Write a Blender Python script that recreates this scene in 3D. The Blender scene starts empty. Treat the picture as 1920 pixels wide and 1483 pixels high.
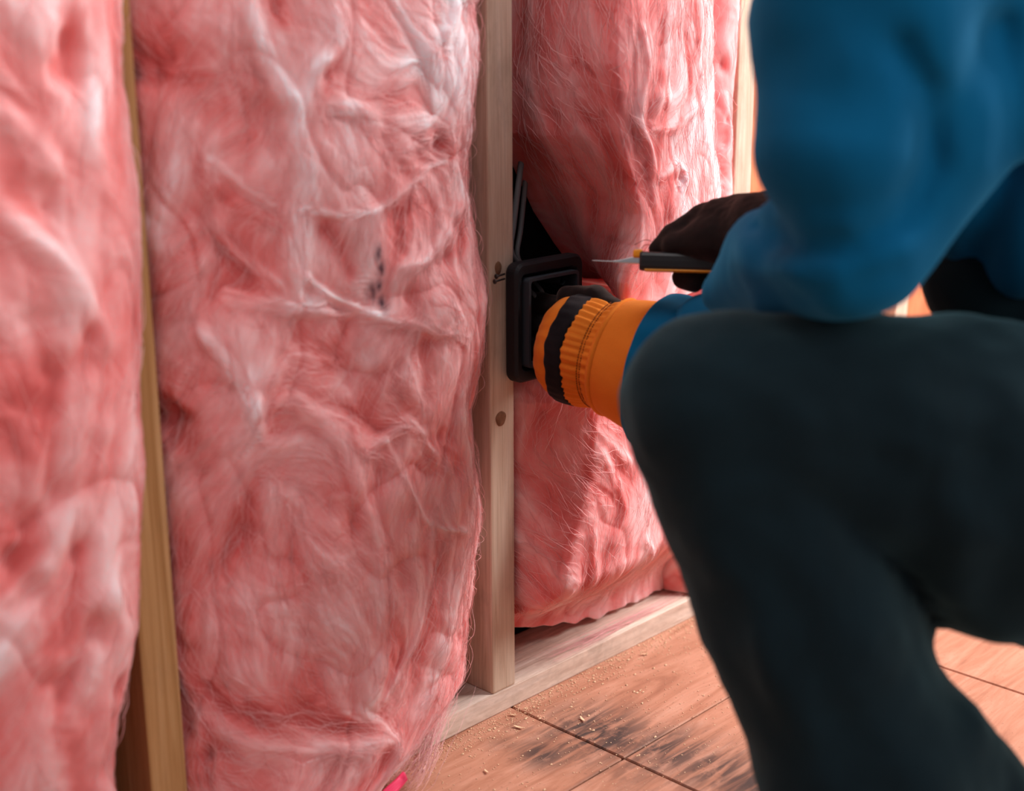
import bpy, math, random
import numpy as np
import openvdb
from mathutils import Vector, Matrix, Euler

random.seed(7)
rng = np.random.default_rng(7)
S = bpy.context.scene

# ------------------------------------------------------------------ camera
FPX, PITCH, ROLL, TH, CD, CH = 2572.0, 0.2621, -0.0045, 0.7683, 0.9155, 0.6942
CF = np.array([math.cos(TH)*math.cos(PITCH), math.sin(TH)*math.cos(PITCH), -math.sin(PITCH)])
_r = np.array([math.sin(TH), -math.cos(TH), 0.0]); _u = np.cross(_r, CF)
CR = _r*math.cos(ROLL)+_u*math.sin(ROLL); CU = -_r*math.sin(ROLL)+_u*math.cos(ROLL)
CP = np.array([0.0, -CD, CH])
cd = bpy.data.cameras.new('camera'); cam = bpy.data.objects.new('camera', cd)
S.collection.objects.link(cam); S.camera = cam
cam.matrix_world = Matrix(((CR[0], CU[0], -CF[0], CP[0]), (CR[1], CU[1], -CF[1], CP[1]), (CR[2], CU[2], -CF[2], CP[2]), (0, 0, 0, 1)))
cd.sensor_width = 36.0; cd.lens = FPX/1920*36; cd.clip_start = 0.02
cd.dof.use_dof = True; cd.dof.focus_distance = 1.40; cd.dof.aperture_fstop = 3.4

# ------------------------------------------------------------------ light
S.view_settings.view_transform = 'Standard'; S.view_settings.look = 'None'
S.view_settings.gamma = 1.0; S.view_settings.exposure = -0.22
try: S.view_settings.use_curve_mapping = False
except Exception: pass
W = bpy.data.worlds.new('world'); S.world = W; W.use_nodes = True
W.node_tree.nodes['Background'].inputs[0].default_value = (1.0, 0.95, 0.95, 1)
W.node_tree.nodes['Background'].inputs[1].default_value = 0.27

def area(name, loc, target, size, sy, power, col):
    l = bpy.data.lights.new(name, 'AREA'); l.shape = 'RECTANGLE'; l.size = size; l.size_y = sy
    l.energy = power; l.color = col
    o = bpy.data.objects.new(name, l); S.collection.objects.link(o); o.location = loc
    o.rotation_euler = (Vector(target)-Vector(loc)).to_track_quat('-Z', 'Y').to_euler()
    return o
area('window_daylight', (2.45, -0.82, 1.62), (1.0, 0.0, 0.4), 1.1, 1.2, 125, (1.0, 0.95, 0.93))
area('camera_side_fill', (0.7, -2.4, 1.6), (0.90, 0.0, 0.35), 1.6, 1.2, 28, (1.0, 0.94, 0.95))  # added fill from the camera side to lift the wall, no actual source
area('overhead_fill_light', (0.50, -0.30, 2.25), (0.8, -0.25, 0.5), 0.9, 0.9, 13, (1.0, 0.97, 0.97))  # added overhead light for knee and sleeve highlights, no known lamp

# ------------------------------------------------------------------ helpers
def at(px, py, z):
    """point at depth z (metres along the view) that the photograph shows at px, py"""
    return CP + z*(CF + CR*(px-960)/FPX - CU*(py-741.5)/FPX)
def on_wall(px, py, y=-0.04):
    d = CF + CR*(px-960)/FPX - CU*(py-741.5)/FPX
    t = (y-CP[1])/d[1]; p = CP+t*d
    return p[0], p[2]
def on_floor(px, py):
    d = CF + CR*(px-960)/FPX - CU*(py-741.5)/FPX
    t = -CP[2]/d[2]; p = CP+t*d
    return p[0], p[1]
def lin(r, g, b):
    f = lambda c: (c/255/12.92) if c/255 <= .04045 else ((c/255+.055)/1.055)**2.4
    return (f(r), f(g), f(b), 1.0)

def link(name, me, mats, parent=None, smooth=True):
    o = bpy.data.objects.new(name, me); S.collection.objects.link(o)
    if not isinstance(mats, (list, tuple)): mats = [mats]
    for m in mats: me.materials.append(m)
    if smooth: me.polygons.foreach_set('use_smooth', np.ones(len(me.polygons), dtype=bool))
    if parent: o.parent = parent
    return o
def thing(name, label, cat, loc=(0, 0, 0), group=None):
    o = bpy.data.objects.new(name, None); S.collection.objects.link(o); o.location = loc
    o.empty_display_size = 0.05
    tag(o, label, cat, group); bpy.context.view_layer.update()
    return o
def tag(o, label, cat, group=None):
    o['label'] = label; o['category'] = cat
    if group: o['group'] = group
    return o
def struct(o): o['kind'] = 'structure'; return o
def np_mesh(name, V, Q, nper=4):
    me = bpy.data.meshes.new(name); V = np.asarray(V, dtype=np.float32); Q = np.asarray(Q, dtype=np.int32)
    me.vertices.add(len(V)); me.vertices.foreach_set('co', V.ravel())
    me.loops.add(Q.size); me.loops.foreach_set('vertex_index', Q.ravel())
    me.polygons.add(len(Q)); me.polygons.foreach_set('loop_start', np.arange(len(Q), dtype=np.int32)*nper)
    try: me.polygons.foreach_set('loop_total', np.full(len(Q), nper, dtype=np.int32))
    except Exception: pass
    me.update(calc_edges=True); me.validate()
    return me
def world_parent(o, parent):
    """keep o where it is while it becomes a child of a moved empty"""
    o.parent = parent; o.matrix_parent_inverse = Matrix.Translation(-parent.location)
    return o
def box_mesh(name, lo, hi, bev=0.002, seg=2, rough=0.0, cuts=0):
    import bmesh
    bm = bmesh.new(); bmesh.ops.create_cube(bm, size=1.0)
    for v in bm.verts:
        v.co = Vector([lo[i]+(v.co[i]+.5)*(hi[i]-lo[i]) for i in range(3)])
    if bev: bmesh.ops.bevel(bm, geom=bm.edges[:], offset=bev, segments=seg, profile=.6, affect='EDGES')
    if cuts: bmesh.ops.subdivide_edges(bm, edges=[e for e in bm.edges if e.calc_length() > .05], cuts=cuts, use_grid_fill=True)
    if rough:
        for v in bm.verts: v.co += Vector([random.uniform(-rough, rough) for _ in range(3)])
    me = bpy.data.meshes.new(name); bm.to_mesh(me); bm.free(); return me
def tubes(name, paths, radii, sides=5, closed=True):
    """paths: list of (n,3) arrays, radii: list of (n,) arrays or floats"""
    V = []; Q = []; off = 0
    for P, r in zip(paths, radii):
        P = np.asarray(P, float); n = len(P); r = np.full(n, r) if np.isscalar(r) else np.asarray(r)
        T = np.gradient(P, axis=0); T /= (np.linalg.norm(T, axis=1, keepdims=True)+1e-12)
        ref = np.array([.31, .53, .79]); A = np.cross(T, ref); A /= (np.linalg.norm(A, axis=1, keepdims=True)+1e-12)
        B = np.cross(T, A)
        a = np.arange(sides)*2*math.pi/sides
        ring = P[:, None, :] + r[:, None, None]*(A[:, None, :]*np.cos(a)[None, :, None]+B[:, None, :]*np.sin(a)[None, :, None])
        V.append(ring.reshape(-1, 3))
        i = np.arange(n-1)[:, None]*sides; j = np.arange(sides)[None, :]; k = (j+1) % sides
        Q.append((np.stack([i+j, i+k, i+sides+k, i+sides+j], -1).reshape(-1, 4))+off)
        if closed and sides == 4: Q.append(np.array([[3, 2, 1, 0], [n*4-4, n*4-3, n*4-2, n*4-1]])+off)
        off += n*sides
    return np_mesh(name, np.concatenate(V), np.concatenate(Q))
def spline(pts, n):
    """Catmull-Rom through pts"""
    P = np.asarray(pts, float); P = np.vstack([2*P[0]-P[1], P, 2*P[-1]-P[-2]])
    m = len(P)-3; t = np.linspace(0, m-1e-9, n); i = t.astype(int); f = (t-i)[:, None]
    a, b, c, d = P[i], P[i+1], P[i+2], P[i+3]
    return .5*((2*b)+(-a+c)*f+(2*a-5*b+4*c-d)*f**2+(-a+3*b-3*c+d)*f**3)

# ------------------------------------------------------------------ noise
PERM = rng.permutation(256); PERM = np.concatenate([PERM, PERM, PERM])
G2 = np.stack([np.cos(np.arange(256)*2*math.pi/256*7.3), np.sin(np.arange(256)*2*math.pi/256*7.3)], -1)
G3 = rng.normal(size=(256, 3)); G3 /= np.linalg.norm(G3, axis=1, keepdims=True)
def fade(t): return t*t*t*(t*(t*6-15)+10)
def n2(x, y, seed=0):
    x = x+seed*17.31; y = y-seed*9.77
    xi = np.floor(x).astype(int); yi = np.floor(y).astype(int); xf = x-xi; yf = y-yi; xi &= 255; yi &= 255
    u = fade(xf); v = fade(yf)
    def g(a, b):
        h = PERM[PERM[(xi+a) & 255]+((yi+b) & 255)]; w = G2[h]
        return w[..., 0]*(xf-a)+w[..., 1]*(yf-b)
    return ((g(0, 0)*(1-u)+g(1, 0)*u)*(1-v)+(g(0, 1)*(1-u)+g(1, 1)*u)*v)*1.5
def n3(P, scale=1.0, seed=0):
    p = P*scale+seed*13.7
    i = np.floor(p).astype(int); f = p-i; i &= 255; w = fade(f); out = 0
    for a in (0, 1):
        for b in (0, 1):
            for c in (0, 1):
                h = PERM[PERM[PERM[(i[..., 0]+a) & 255]+((i[..., 1]+b) & 255)]+((i[..., 2]+c) & 255)]
                g = G3[h]; d = g[..., 0]*(f[..., 0]-a)+g[..., 1]*(f[..., 1]-b)+g[..., 2]*(f[..., 2]-c)
                out = out+d*(w[..., 0] if a else 1-w[..., 0])*(w[..., 1] if b else 1-w[..., 1])*(w[..., 2] if c else 1-w[..., 2])
    return out*1.6

# ------------------------------------------------------------------ materials
class NT:
    def __init__(s, name, rough=.8, spec=.3):
        s.m = bpy.data.materials.new(name); s.m.use_nodes = True; s.t = s.m.node_tree
        s.b = s.t.nodes['Principled BSDF']; s.b.inputs['Roughness'].default_value = rough
        s.b.inputs['Specular IOR Level'].default_value = spec
    def n(s, typ, **kw):
        nd = s.t.nodes.new('ShaderNode'+typ)
        for k, v in kw.items():
            if k.startswith('i_'):
                key = k[2:]; key = int(key) if key.isdigit() else key
                nd.inputs[key].default_value = v
            else: setattr(nd, k, v)
        return nd
    def l(s, a, b): s.t.links.new(a, b)
    def coord(s, scale=(1, 1, 1), kind='Object'):
        tc = s.n('TexCoord'); mp = s.n('Mapping'); mp.inputs['Scale'].default_value = scale
        s.l(tc.outputs[kind], mp.inputs[0]); return mp.outputs[0]
    def noise(s, co, scale, detail=4, rough=.55, dist=0.0):
        nd = s.n('TexNoise'); nd.inputs['Scale'].default_value = scale; nd.inputs['Detail'].default_value = detail
        nd.inputs['Roughness'].default_value = rough; nd.inputs['Distortion'].default_value = dist
        s.l(co, nd.inputs['Vector']); return nd.outputs['Fac']
    def ramp(s, fac, stops):
        r = s.n('ValToRGB'); e = r.color_ramp.elements
        while len(e) < len(stops): e.new(.5)
        for k, (p, c) in enumerate(stops): e[k].position = p; e[k].color = c
        s.l(fac, r.inputs[0]); return r.outputs[0]
    def mix(s, fac, a, b, mode='MIX'):
        m = s.n('Mix', data_type='RGBA', blend_type=mode)
        for v, i in ((fac, 0), (a, 6), (b, 7)):
            if hasattr(v, 'links') or hasattr(v, 'is_output'): s.l(v, m.inputs[i])
            else: m.inputs[i].default_value = v
        return m.outputs[2]
    def col(s, c):
        if hasattr(c, 'is_output'): s.l(c, s.b.inputs['Base Color'])
        else: s.b.inputs['Base Color'].default_value = c
    def bump(s, h, strength=.3, dist=.001, base=None):
        b = s.n('Bump'); b.inputs['Strength'].default_value = strength; b.inputs['Distance'].default_value = dist
        s.l(h, b.inputs['Height'])
        if base: s.l(base, b.inputs['Normal'])
        s.l(b.outputs[0], s.b.inputs['Normal']); return b.outputs[0]

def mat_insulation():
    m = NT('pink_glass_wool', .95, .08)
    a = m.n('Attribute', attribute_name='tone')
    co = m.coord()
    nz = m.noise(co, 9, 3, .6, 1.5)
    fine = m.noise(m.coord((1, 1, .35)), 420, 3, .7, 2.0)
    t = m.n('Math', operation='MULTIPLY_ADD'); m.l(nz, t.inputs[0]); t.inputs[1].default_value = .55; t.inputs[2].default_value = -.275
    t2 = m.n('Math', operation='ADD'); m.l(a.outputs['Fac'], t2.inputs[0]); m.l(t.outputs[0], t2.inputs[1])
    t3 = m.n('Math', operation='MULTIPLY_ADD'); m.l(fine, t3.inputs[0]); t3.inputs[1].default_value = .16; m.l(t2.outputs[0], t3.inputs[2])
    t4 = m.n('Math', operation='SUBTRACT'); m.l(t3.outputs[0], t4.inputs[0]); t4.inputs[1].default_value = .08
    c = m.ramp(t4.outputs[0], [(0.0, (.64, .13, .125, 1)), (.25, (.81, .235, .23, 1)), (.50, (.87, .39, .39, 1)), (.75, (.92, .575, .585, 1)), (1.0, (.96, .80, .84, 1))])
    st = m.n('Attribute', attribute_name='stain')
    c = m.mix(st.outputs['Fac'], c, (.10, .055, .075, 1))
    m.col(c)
    m.b.inputs['Subsurface Weight'].default_value = .75
    m.b.inputs['Subsurface Radius'].default_value = (1.0, .30, .30)
    m.b.inputs['Subsurface Scale'].default_value = .014
    m.b.inputs['Sheen Weight'].default_value = .08; m.b.inputs['Sheen Roughness'].default_value = .6
    m.b.inputs['Sheen Tint'].default_value = (1, .85, .87, 1)
    m.bump(fine, .35, .0008)
    return m.m
def mat_fibre():
    m = NT('glass_wool_fibre', .8, .2); m.col((.92, .52, .52, 1))
    m.b.inputs['Subsurface Weight'].default_value = 0
    return m.m
def mat_wood(name, c0, c1, c2, grain=(14, 14, 1.1), knot=False, dirt=.35, dist=1.2):
    m = NT(name, .78, .25)
    co = m.coord(grain)
    g = m.noise(co, 6, 6, .62, dist); f = m.noise(m.coord((grain[0]*6, grain[1]*6, grain[2])), 9, 3, .6, .4)
    c = m.ramp(g, [(.28, c0), (.5, c1), (.72, c2)])
    c = m.mix(.30, c, m.ramp(f, [(.3, (.35, .30, .26, 1)), (.62, (1, 1, 1, 1))]), 'MULTIPLY')
    d = m.noise(m.coord((1, 1, .5)), 17, 5, .7)
    dr = m.ramp(d, [(.52, (0, 0, 0, 1)), (.72, (dirt, dirt, dirt, 1))])
    c = m.mix(dr, c, lin(92, 78, 70))
    m.col(c); m.bump(f, .35, .0008); return m.m
def mat_floor():
    m = NT('subfloor_plywood', .68, .3)
    geo = m.n('NewGeometry'); oi = m.n('ObjectInfo')
    mp = m.n('Mapping'); mp.inputs['Scale'].default_value = (1.6, 9, 9); m.l(geo.outputs['Position'], mp.inputs[0])
    off = m.n('VectorMath', operation='ADD'); m.l(mp.outputs[0], off.inputs[0])
    cx = m.n('CombineXYZ'); mu = m.n('Math', operation='MULTIPLY'); m.l(oi.outputs['Random'], mu.inputs[0]); mu.inputs[1].default_value = 23.0
    m.l(mu.outputs[0], cx.inputs[1]); m.l(cx.outputs[0], off.inputs[1])
    g = m.noise(off.outputs[0], 2.6, 6, .62, 2.6)
    mp2 = m.n('Mapping'); mp2.inputs['Scale'].default_value = (5, 60, 60); m.l(geo.outputs['Position'], mp2.inputs[0])
    f = m.noise(mp2.outputs[0], 7, 3, .6, .5)
    c = m.ramp(g, [(.28, lin(150, 98, 76)), (.45, lin(174, 120, 95)), (.60, lin(188, 135, 111)), (.78, lin(200, 155, 134))])
    c = m.mix(.16, c, m.ramp(f, [(.25, (.45, .35, .3, 1)), (.6, (1, 1, 1, 1))]), 'MULTIPLY')
    # dusty dirt specks
    sp = m.n('TexNoise'); sp.inputs['Scale'].default_value = 260; sp.inputs['Detail'].default_value = 2; m.l(geo.outputs['Position'], sp.inputs['Vector'])
    c = m.mix(m.ramp(sp.outputs['Fac'], [(.66, (0, 0, 0, 1)), (.72, (.45, .45, .45, 1))]), c, lin(120, 84, 66))
    # black soot smudges, each a soft patch centred where the floor is smeared
    nz = m.n('TexNoise'); nz.inputs['Scale'].default_value = 26; nz.inputs['Detail'].default_value = 8; nz.inputs['Roughness'].default_value = .72
    m.l(geo.outputs['Position'], nz.inputs['Vector'])
    mr = m.n('Mapping'); mr.inputs['Scale'].default_value = (9, 75, 1); mr.inputs['Rotation'].default_value = (0, 0, .25); m.l(geo.outputs['Position'], mr.inputs[0])
    wv = m.n('TexNoise'); wv.inputs['Scale'].default_value = 1.6; wv.inputs['Detail'].default_value = 5; wv.inputs['Distortion'].default_value = .8; m.l(mr.outputs[0], wv.inputs['Vector'])
    total = None
    for (px, py, r, k) in [(1120, 1375, .060, 1.15), (1060, 1400, .040, .75), (1018, 1412, .030, 1.0), (1250, 1410, .055, 1.0), (1340, 1440, .055, .95), (1400, 1465, .05, 1.0),
                           (985, 1365, .022, .5), (1190, 1440, .05, .5), (1100, 1335, .03, .35), (950, 1395, .02, .5)]:
        x, y = on_floor(px, py)
        d = m.n('VectorMath', operation='DISTANCE'); m.l(geo.outputs['Position'], d.inputs[0]); d.inputs[1].default_value = (x, y, 0)
        q = m.n('MapRange', interpolation_type='SMOOTHSTEP'); q.inputs['From Min'].default_value = r*1.75; q.inputs['From Max'].default_value = 0
        q.inputs['To Min'].default_value = 0; q.inputs['To Max'].default_value = k; m.l(d.outputs['Value'], q.inputs['Value'])
        if total is None: total = q.outputs[0]
        else:
            a = m.n('Math', operation='MAXIMUM'); m.l(total, a.inputs[0]); m.l(q.outputs[0], a.inputs[1]); total = a.outputs[0]
    na = m.ramp(nz.outputs['Fac'], [(.26, (0, 0, 0, 1)), (.48, (1, 1, 1, 1))])
    wa = m.ramp(wv.outputs['Fac'], [(.38, (.35, .35, .35, 1)), (.56, (1, 1, 1, 1))])
    e = m.n('Math', operation='MULTIPLY'); m.l(total, e.inputs[0]); m.l(na, e.inputs[1])
    e2 = m.n('Math', operation='MULTIPLY', use_clamp=True); m.l(e.outputs[0], e2.inputs[0]); m.l(wa, e2.inputs[1])
    e3 = m.n('Math', operation='MULTIPLY'); m.l(e2.outputs[0], e3.inputs[0]); e3.inputs[1].default_value = .93
    c = m.mix(e3.outputs[0], c, lin(48, 42, 42))
    m.col(c); m.bump(f, .25, .0006); return m.m
def mat_plain(name, c, rough=.6, spec=.4, metal=0, nscale=0, nstr=.2, ndist=.0006, vary=.15):
    m = NT(name, rough, spec); m.b.inputs['Metallic'].default_value = metal
    if nscale:
        f = m.noise(m.coord(), nscale, 4, .6)
        m.col(m.mix(m.ramp(f, [(.3, (0, 0, 0, 1)), (.7, (vary, vary, vary, 1))]), c, (min(1, c[0]*1.9+.01), min(1, c[1]*1.9+.01), min(1, c[2]*1.9+.01), 1)))
        m.bump(f, nstr, ndist)
    else: m.col(c)
    return m.m
def mat_cloth(name, c, c2, weave=900, sheen=.4, tint=(1, 1, 1, 1), bump=.25, rough=.92, patch=6):
    m = NT(name, rough, .12)
    w = m.noise(m.coord((1, 1, 2.2)), weave, 2, .6); p = m.noise(m.coord(), patch, 4, .6, .8)
    k = m.mix(m.ramp(p, [(.3, (0, 0, 0, 1)), (.7, (1, 1, 1, 1))]), c, c2)
    k = m.mix(.22, k, m.ramp(w, [(.3, (.4, .4, .4, 1)), (.65, (1, 1, 1, 1))]), 'MULTIPLY')
    m.col(k); m.b.inputs['Sheen Weight'].default_value = sheen; m.b.inputs['Sheen Roughness'].default_value = .45
    m.b.inputs['Sheen Tint'].default_value = tint
    m.bump(w, bump, .0006); return m.m

M_INS = mat_insulation(); M_FIB = mat_fibre()
M_STUD = mat_wood('pale_spruce', lin(198, 170, 148), lin(216, 192, 170), lin(228, 208, 190), (16, 16, .9))
M_STUD_Y = mat_wood('yellow_pine', lin(168, 122, 72), lin(196, 152, 100), lin(214, 174, 124), (22, 22, .5), dirt=.2)
M_PLATE = mat_wood('pale_spruce_plate', lin(208, 182, 166), lin(226, 204, 188), lin(236, 218, 206), (.9, 16, 16), dirt=.3)
M_SHEATH = mat_wood('orange_sheathing_board', lin(176, 96, 60), lin(205, 122, 84), lin(220, 146, 104), (6, 6, 1.5), dirt=.2)
M_FELT = mat_plain('black_building_felt', (.006, .006, .007, 1), .95, .1, nscale=90)
M_FLOOR = mat_floor()
M_BOX = mat_plain('black_box_plastic', (.008, .009, .012, 1), .55, .3, nscale=160, nstr=.05, vary=.06)
M_BOXG = mat_plain('dark_grey_plastic', (.035, .040, .050, 1), .5, .4)
M_CABLE = mat_plain('grey_cable_sheath', (.20, .20, .21, 1), .5, .4)
M_COPPER = mat_plain('bare_copper', (.75, .34, .14, 1), .35, .5, metal=1)
M_STEEL = mat_plain('knife_steel', (.62, .64, .68, 1), .32, .5, metal=1)
M_NAIL = mat_plain('dark_nail_steel', (.10, .095, .09, 1), .45, .5, metal=1)
M_KNIFE = mat_plain('black_knife_grip', (.012, .012, .014, 1), .42, .4, nscale=500, nstr=.15, vary=.1)
M_YEL = mat_plain('yellow_orange_plastic', lin(242, 160, 20), .45, .4)
M_KNOT = mat_plain('brown_knot_wood', lin(120, 84, 62), .8, .2, nscale=300, vary=.5)
M_ORANGE = mat_cloth('orange_glove_canvas', lin(232, 132, 44), lin(224, 120, 36), 1200, .12, (1, .7, .4, 1), .18, patch=22)
M_GLOVE = mat_cloth('dark_brown_knit', (.010, .007, .0075, 1), (.015, .010, .0095, 1), 700, .28, (.75, .5, .42, 1), .5, patch=60)
M_BAND = mat_cloth('black_velvet_band', (.007, .006, .008, 1), (.012, .010, .012, 1), 700, .15, (.6, .45, .45, 1), .4, patch=60)
M_THREAD = mat_plain('brown_thread', lin(120, 58, 14), .8, .2)
M_FUZZ = mat_plain('reddish_glove_lint', lin(150, 70, 50), .8, .2)
M_SWEAT = mat_cloth('blue_sweatshirt_fleece', (.000, .108, .245, 1), (.000, .094, .22, 1), 1100, .35, (.15, .65, 1, 1), .25, patch=9)
M_JEAN = mat_cloth('dark_teal_denim', (.0045, .014, .020, 1), (.003, .009, .013, 1), 1300, .32, (.35, .75, .85, 1), .3, patch=11)
M_SKIN = mat_plain('skin', lin(200, 150, 124), .55, .4)
M_HAIR = mat_plain('dark_brown_hair', lin(46, 34, 28), .6, .4, nscale=300, nstr=.6, ndist=.002)
M_BOOT = mat_plain('brown_work_boot_leather', lin(92, 62, 40), .6, .4, nscale=120)
M_SOLE = mat_plain('black_rubber_sole', (.015, .015, .015, 1), .7, .3)
M_CHIP = mat_plain('pale_wood_shavings', lin(222, 184, 150), .8, .2)
M_TAPE = mat_plain('hot_pink_plastic', lin(240, 50, 100), .4, .5)
M_EYE = mat_plain('eye_white', (.8, .8, .8, 1), .3, .5)
M_LIP = mat_plain('lips', lin(176, 104, 92), .5, .4)

# ------------------------------------------------------------------ setting: floor of plywood sheets, wall framing
floor_root = bpy.data.objects.new('floor', None); S.collection.objects.link(floor_root); struct(floor_root)
xs = [-1.05, -.654, -.254, .146, .546, .946, 1.345, 1.745, 2.145, 2.545, 2.945, 3.345, 3.745]
ys = [.10, -.152, -1.37, -2.59]
for i in range(len(xs)-1):
    for j in range(len(ys)-1):
        g = .0011
        me = box_mesh('floor_panel', (xs[i]+g, ys[j+1]+g, -.018), (xs[i+1]-g, ys[j]-g, random.uniform(-.0006, 0)), .0012, 1)
        o = link('floor_panel', me, M_FLOOR, floor_root, smooth=False)
o = link('floor_joist_bed', box_mesh('floor_joist_bed', (-1.05, -2.59, -.05), (3.745, .1, -.019), 0), M_SHEATH, floor_root, False)

PH = .025; SW = .0338; SD = .085; SX = [.9505+.399*k for k in range(-4, 7)]      # right edges of the studs
TOP = 2.40
wall = bpy.data.objects.new('wall_left', None); S.collection.objects.link(wall); struct(wall)
o = link('bottom_plate', box_mesh('bottom_plate', (-1.0, 0, 0), (3.7, SD, PH), .0016, 2, .0004, 24), M_PLATE, wall, False)
o = link('top_plate', box_mesh('top_plate', (-1.0, 0, TOP), (3.7, SD, TOP+.036), .0016), M_PLATE, wall, False)
for k, x in enumerate(SX):
    o = link('stud', box_mesh('stud', (x-SW, 0, PH), (x, SD, TOP), .0022, 2), M_STUD_Y if k == 3 else M_STUD, wall, False)
    if k == 3: o['label'] = 'yellower pine stud, blurred'
for i in range(len(SX)-1):
    dark = SX[i] < 1.0
    o = link('sheathing_board', box_mesh('sheathing_board', (SX[i]-SW/2+.001, SD+.001, 0), (SX[i+1]-SW/2-.001, SD+.013, TOP+.03), .001), M_FELT if dark else M_SHEATH, wall, False)
    o['label'] = 'black felt covered sheathing' if dark else 'orange wooden sheathing'
struct(link('wall_back', box_mesh('wall_back', (3.76, -2.6, 0), (3.80, .10, TOP+.03), .001), M_SHEATH, None, False))
# knot discs set flush into the middle stud
def disc_knot(px, py, rx, rz):
    x, z = on_wall(px, py, 0)
    a = np.linspace(0, 2*math.pi, 24, endpoint=False); V = [(x, -.0012, z)]; Q = []
    for rr, yy in ((.35, -.0008), (.7, -.0013), (1.0, .0006)):
        for t in a: V.append((x+rx*rr*math.cos(t)*(1+.08*math.sin(3*t)), yy, z+rz*rr*math.sin(t)))
    F = [(0, 1+(i+1) % 24, 1+i) for i in range(24)]
    for r in range(2):
        for i in range(24): F.append((1+r*24+i, 1+r*24+(i+1) % 24, 1+(r+1)*24+(i+1) % 24, 1+(r+1)*24+i))
    me = bpy.data.meshes.new('knot'); me.from_pydata(V, [], F)
    o = link('knot', me, M_KNOT, wall); o['label'] = 'round brown knot'
disc_knot(939, 785, .0082, .0085)
disc_knot(934, 503, .005, .0075)

# ------------------------------------------------------------------ glass wool batts
def polyblob(X, Z, pts, w, soft=1.0):
    """distance field of a polyline in the wall plane -> gaussian weight and tangent angle"""
    best = np.full(X.shape, 1e9); ang = np.zeros(X.shape)
    for (a, b) in zip(pts[:-1], pts[1:]):
        dx, dz = b[0]-a[0], b[1]-a[1]; L2 = dx*dx+dz*dz+1e-12
        t = np.clip(((X-a[0])*dx+(Z-a[1])*dz)/L2, 0, 1)
        d = np.hypot(X-a[0]-t*dx, Z-a[1]-t*dz); m = d < best
        best = np.where(m, d, best); ang = np.where(m, math.atan2(dz, dx), ang)
    return best, np.exp(-(best/w)**2), ang

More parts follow.
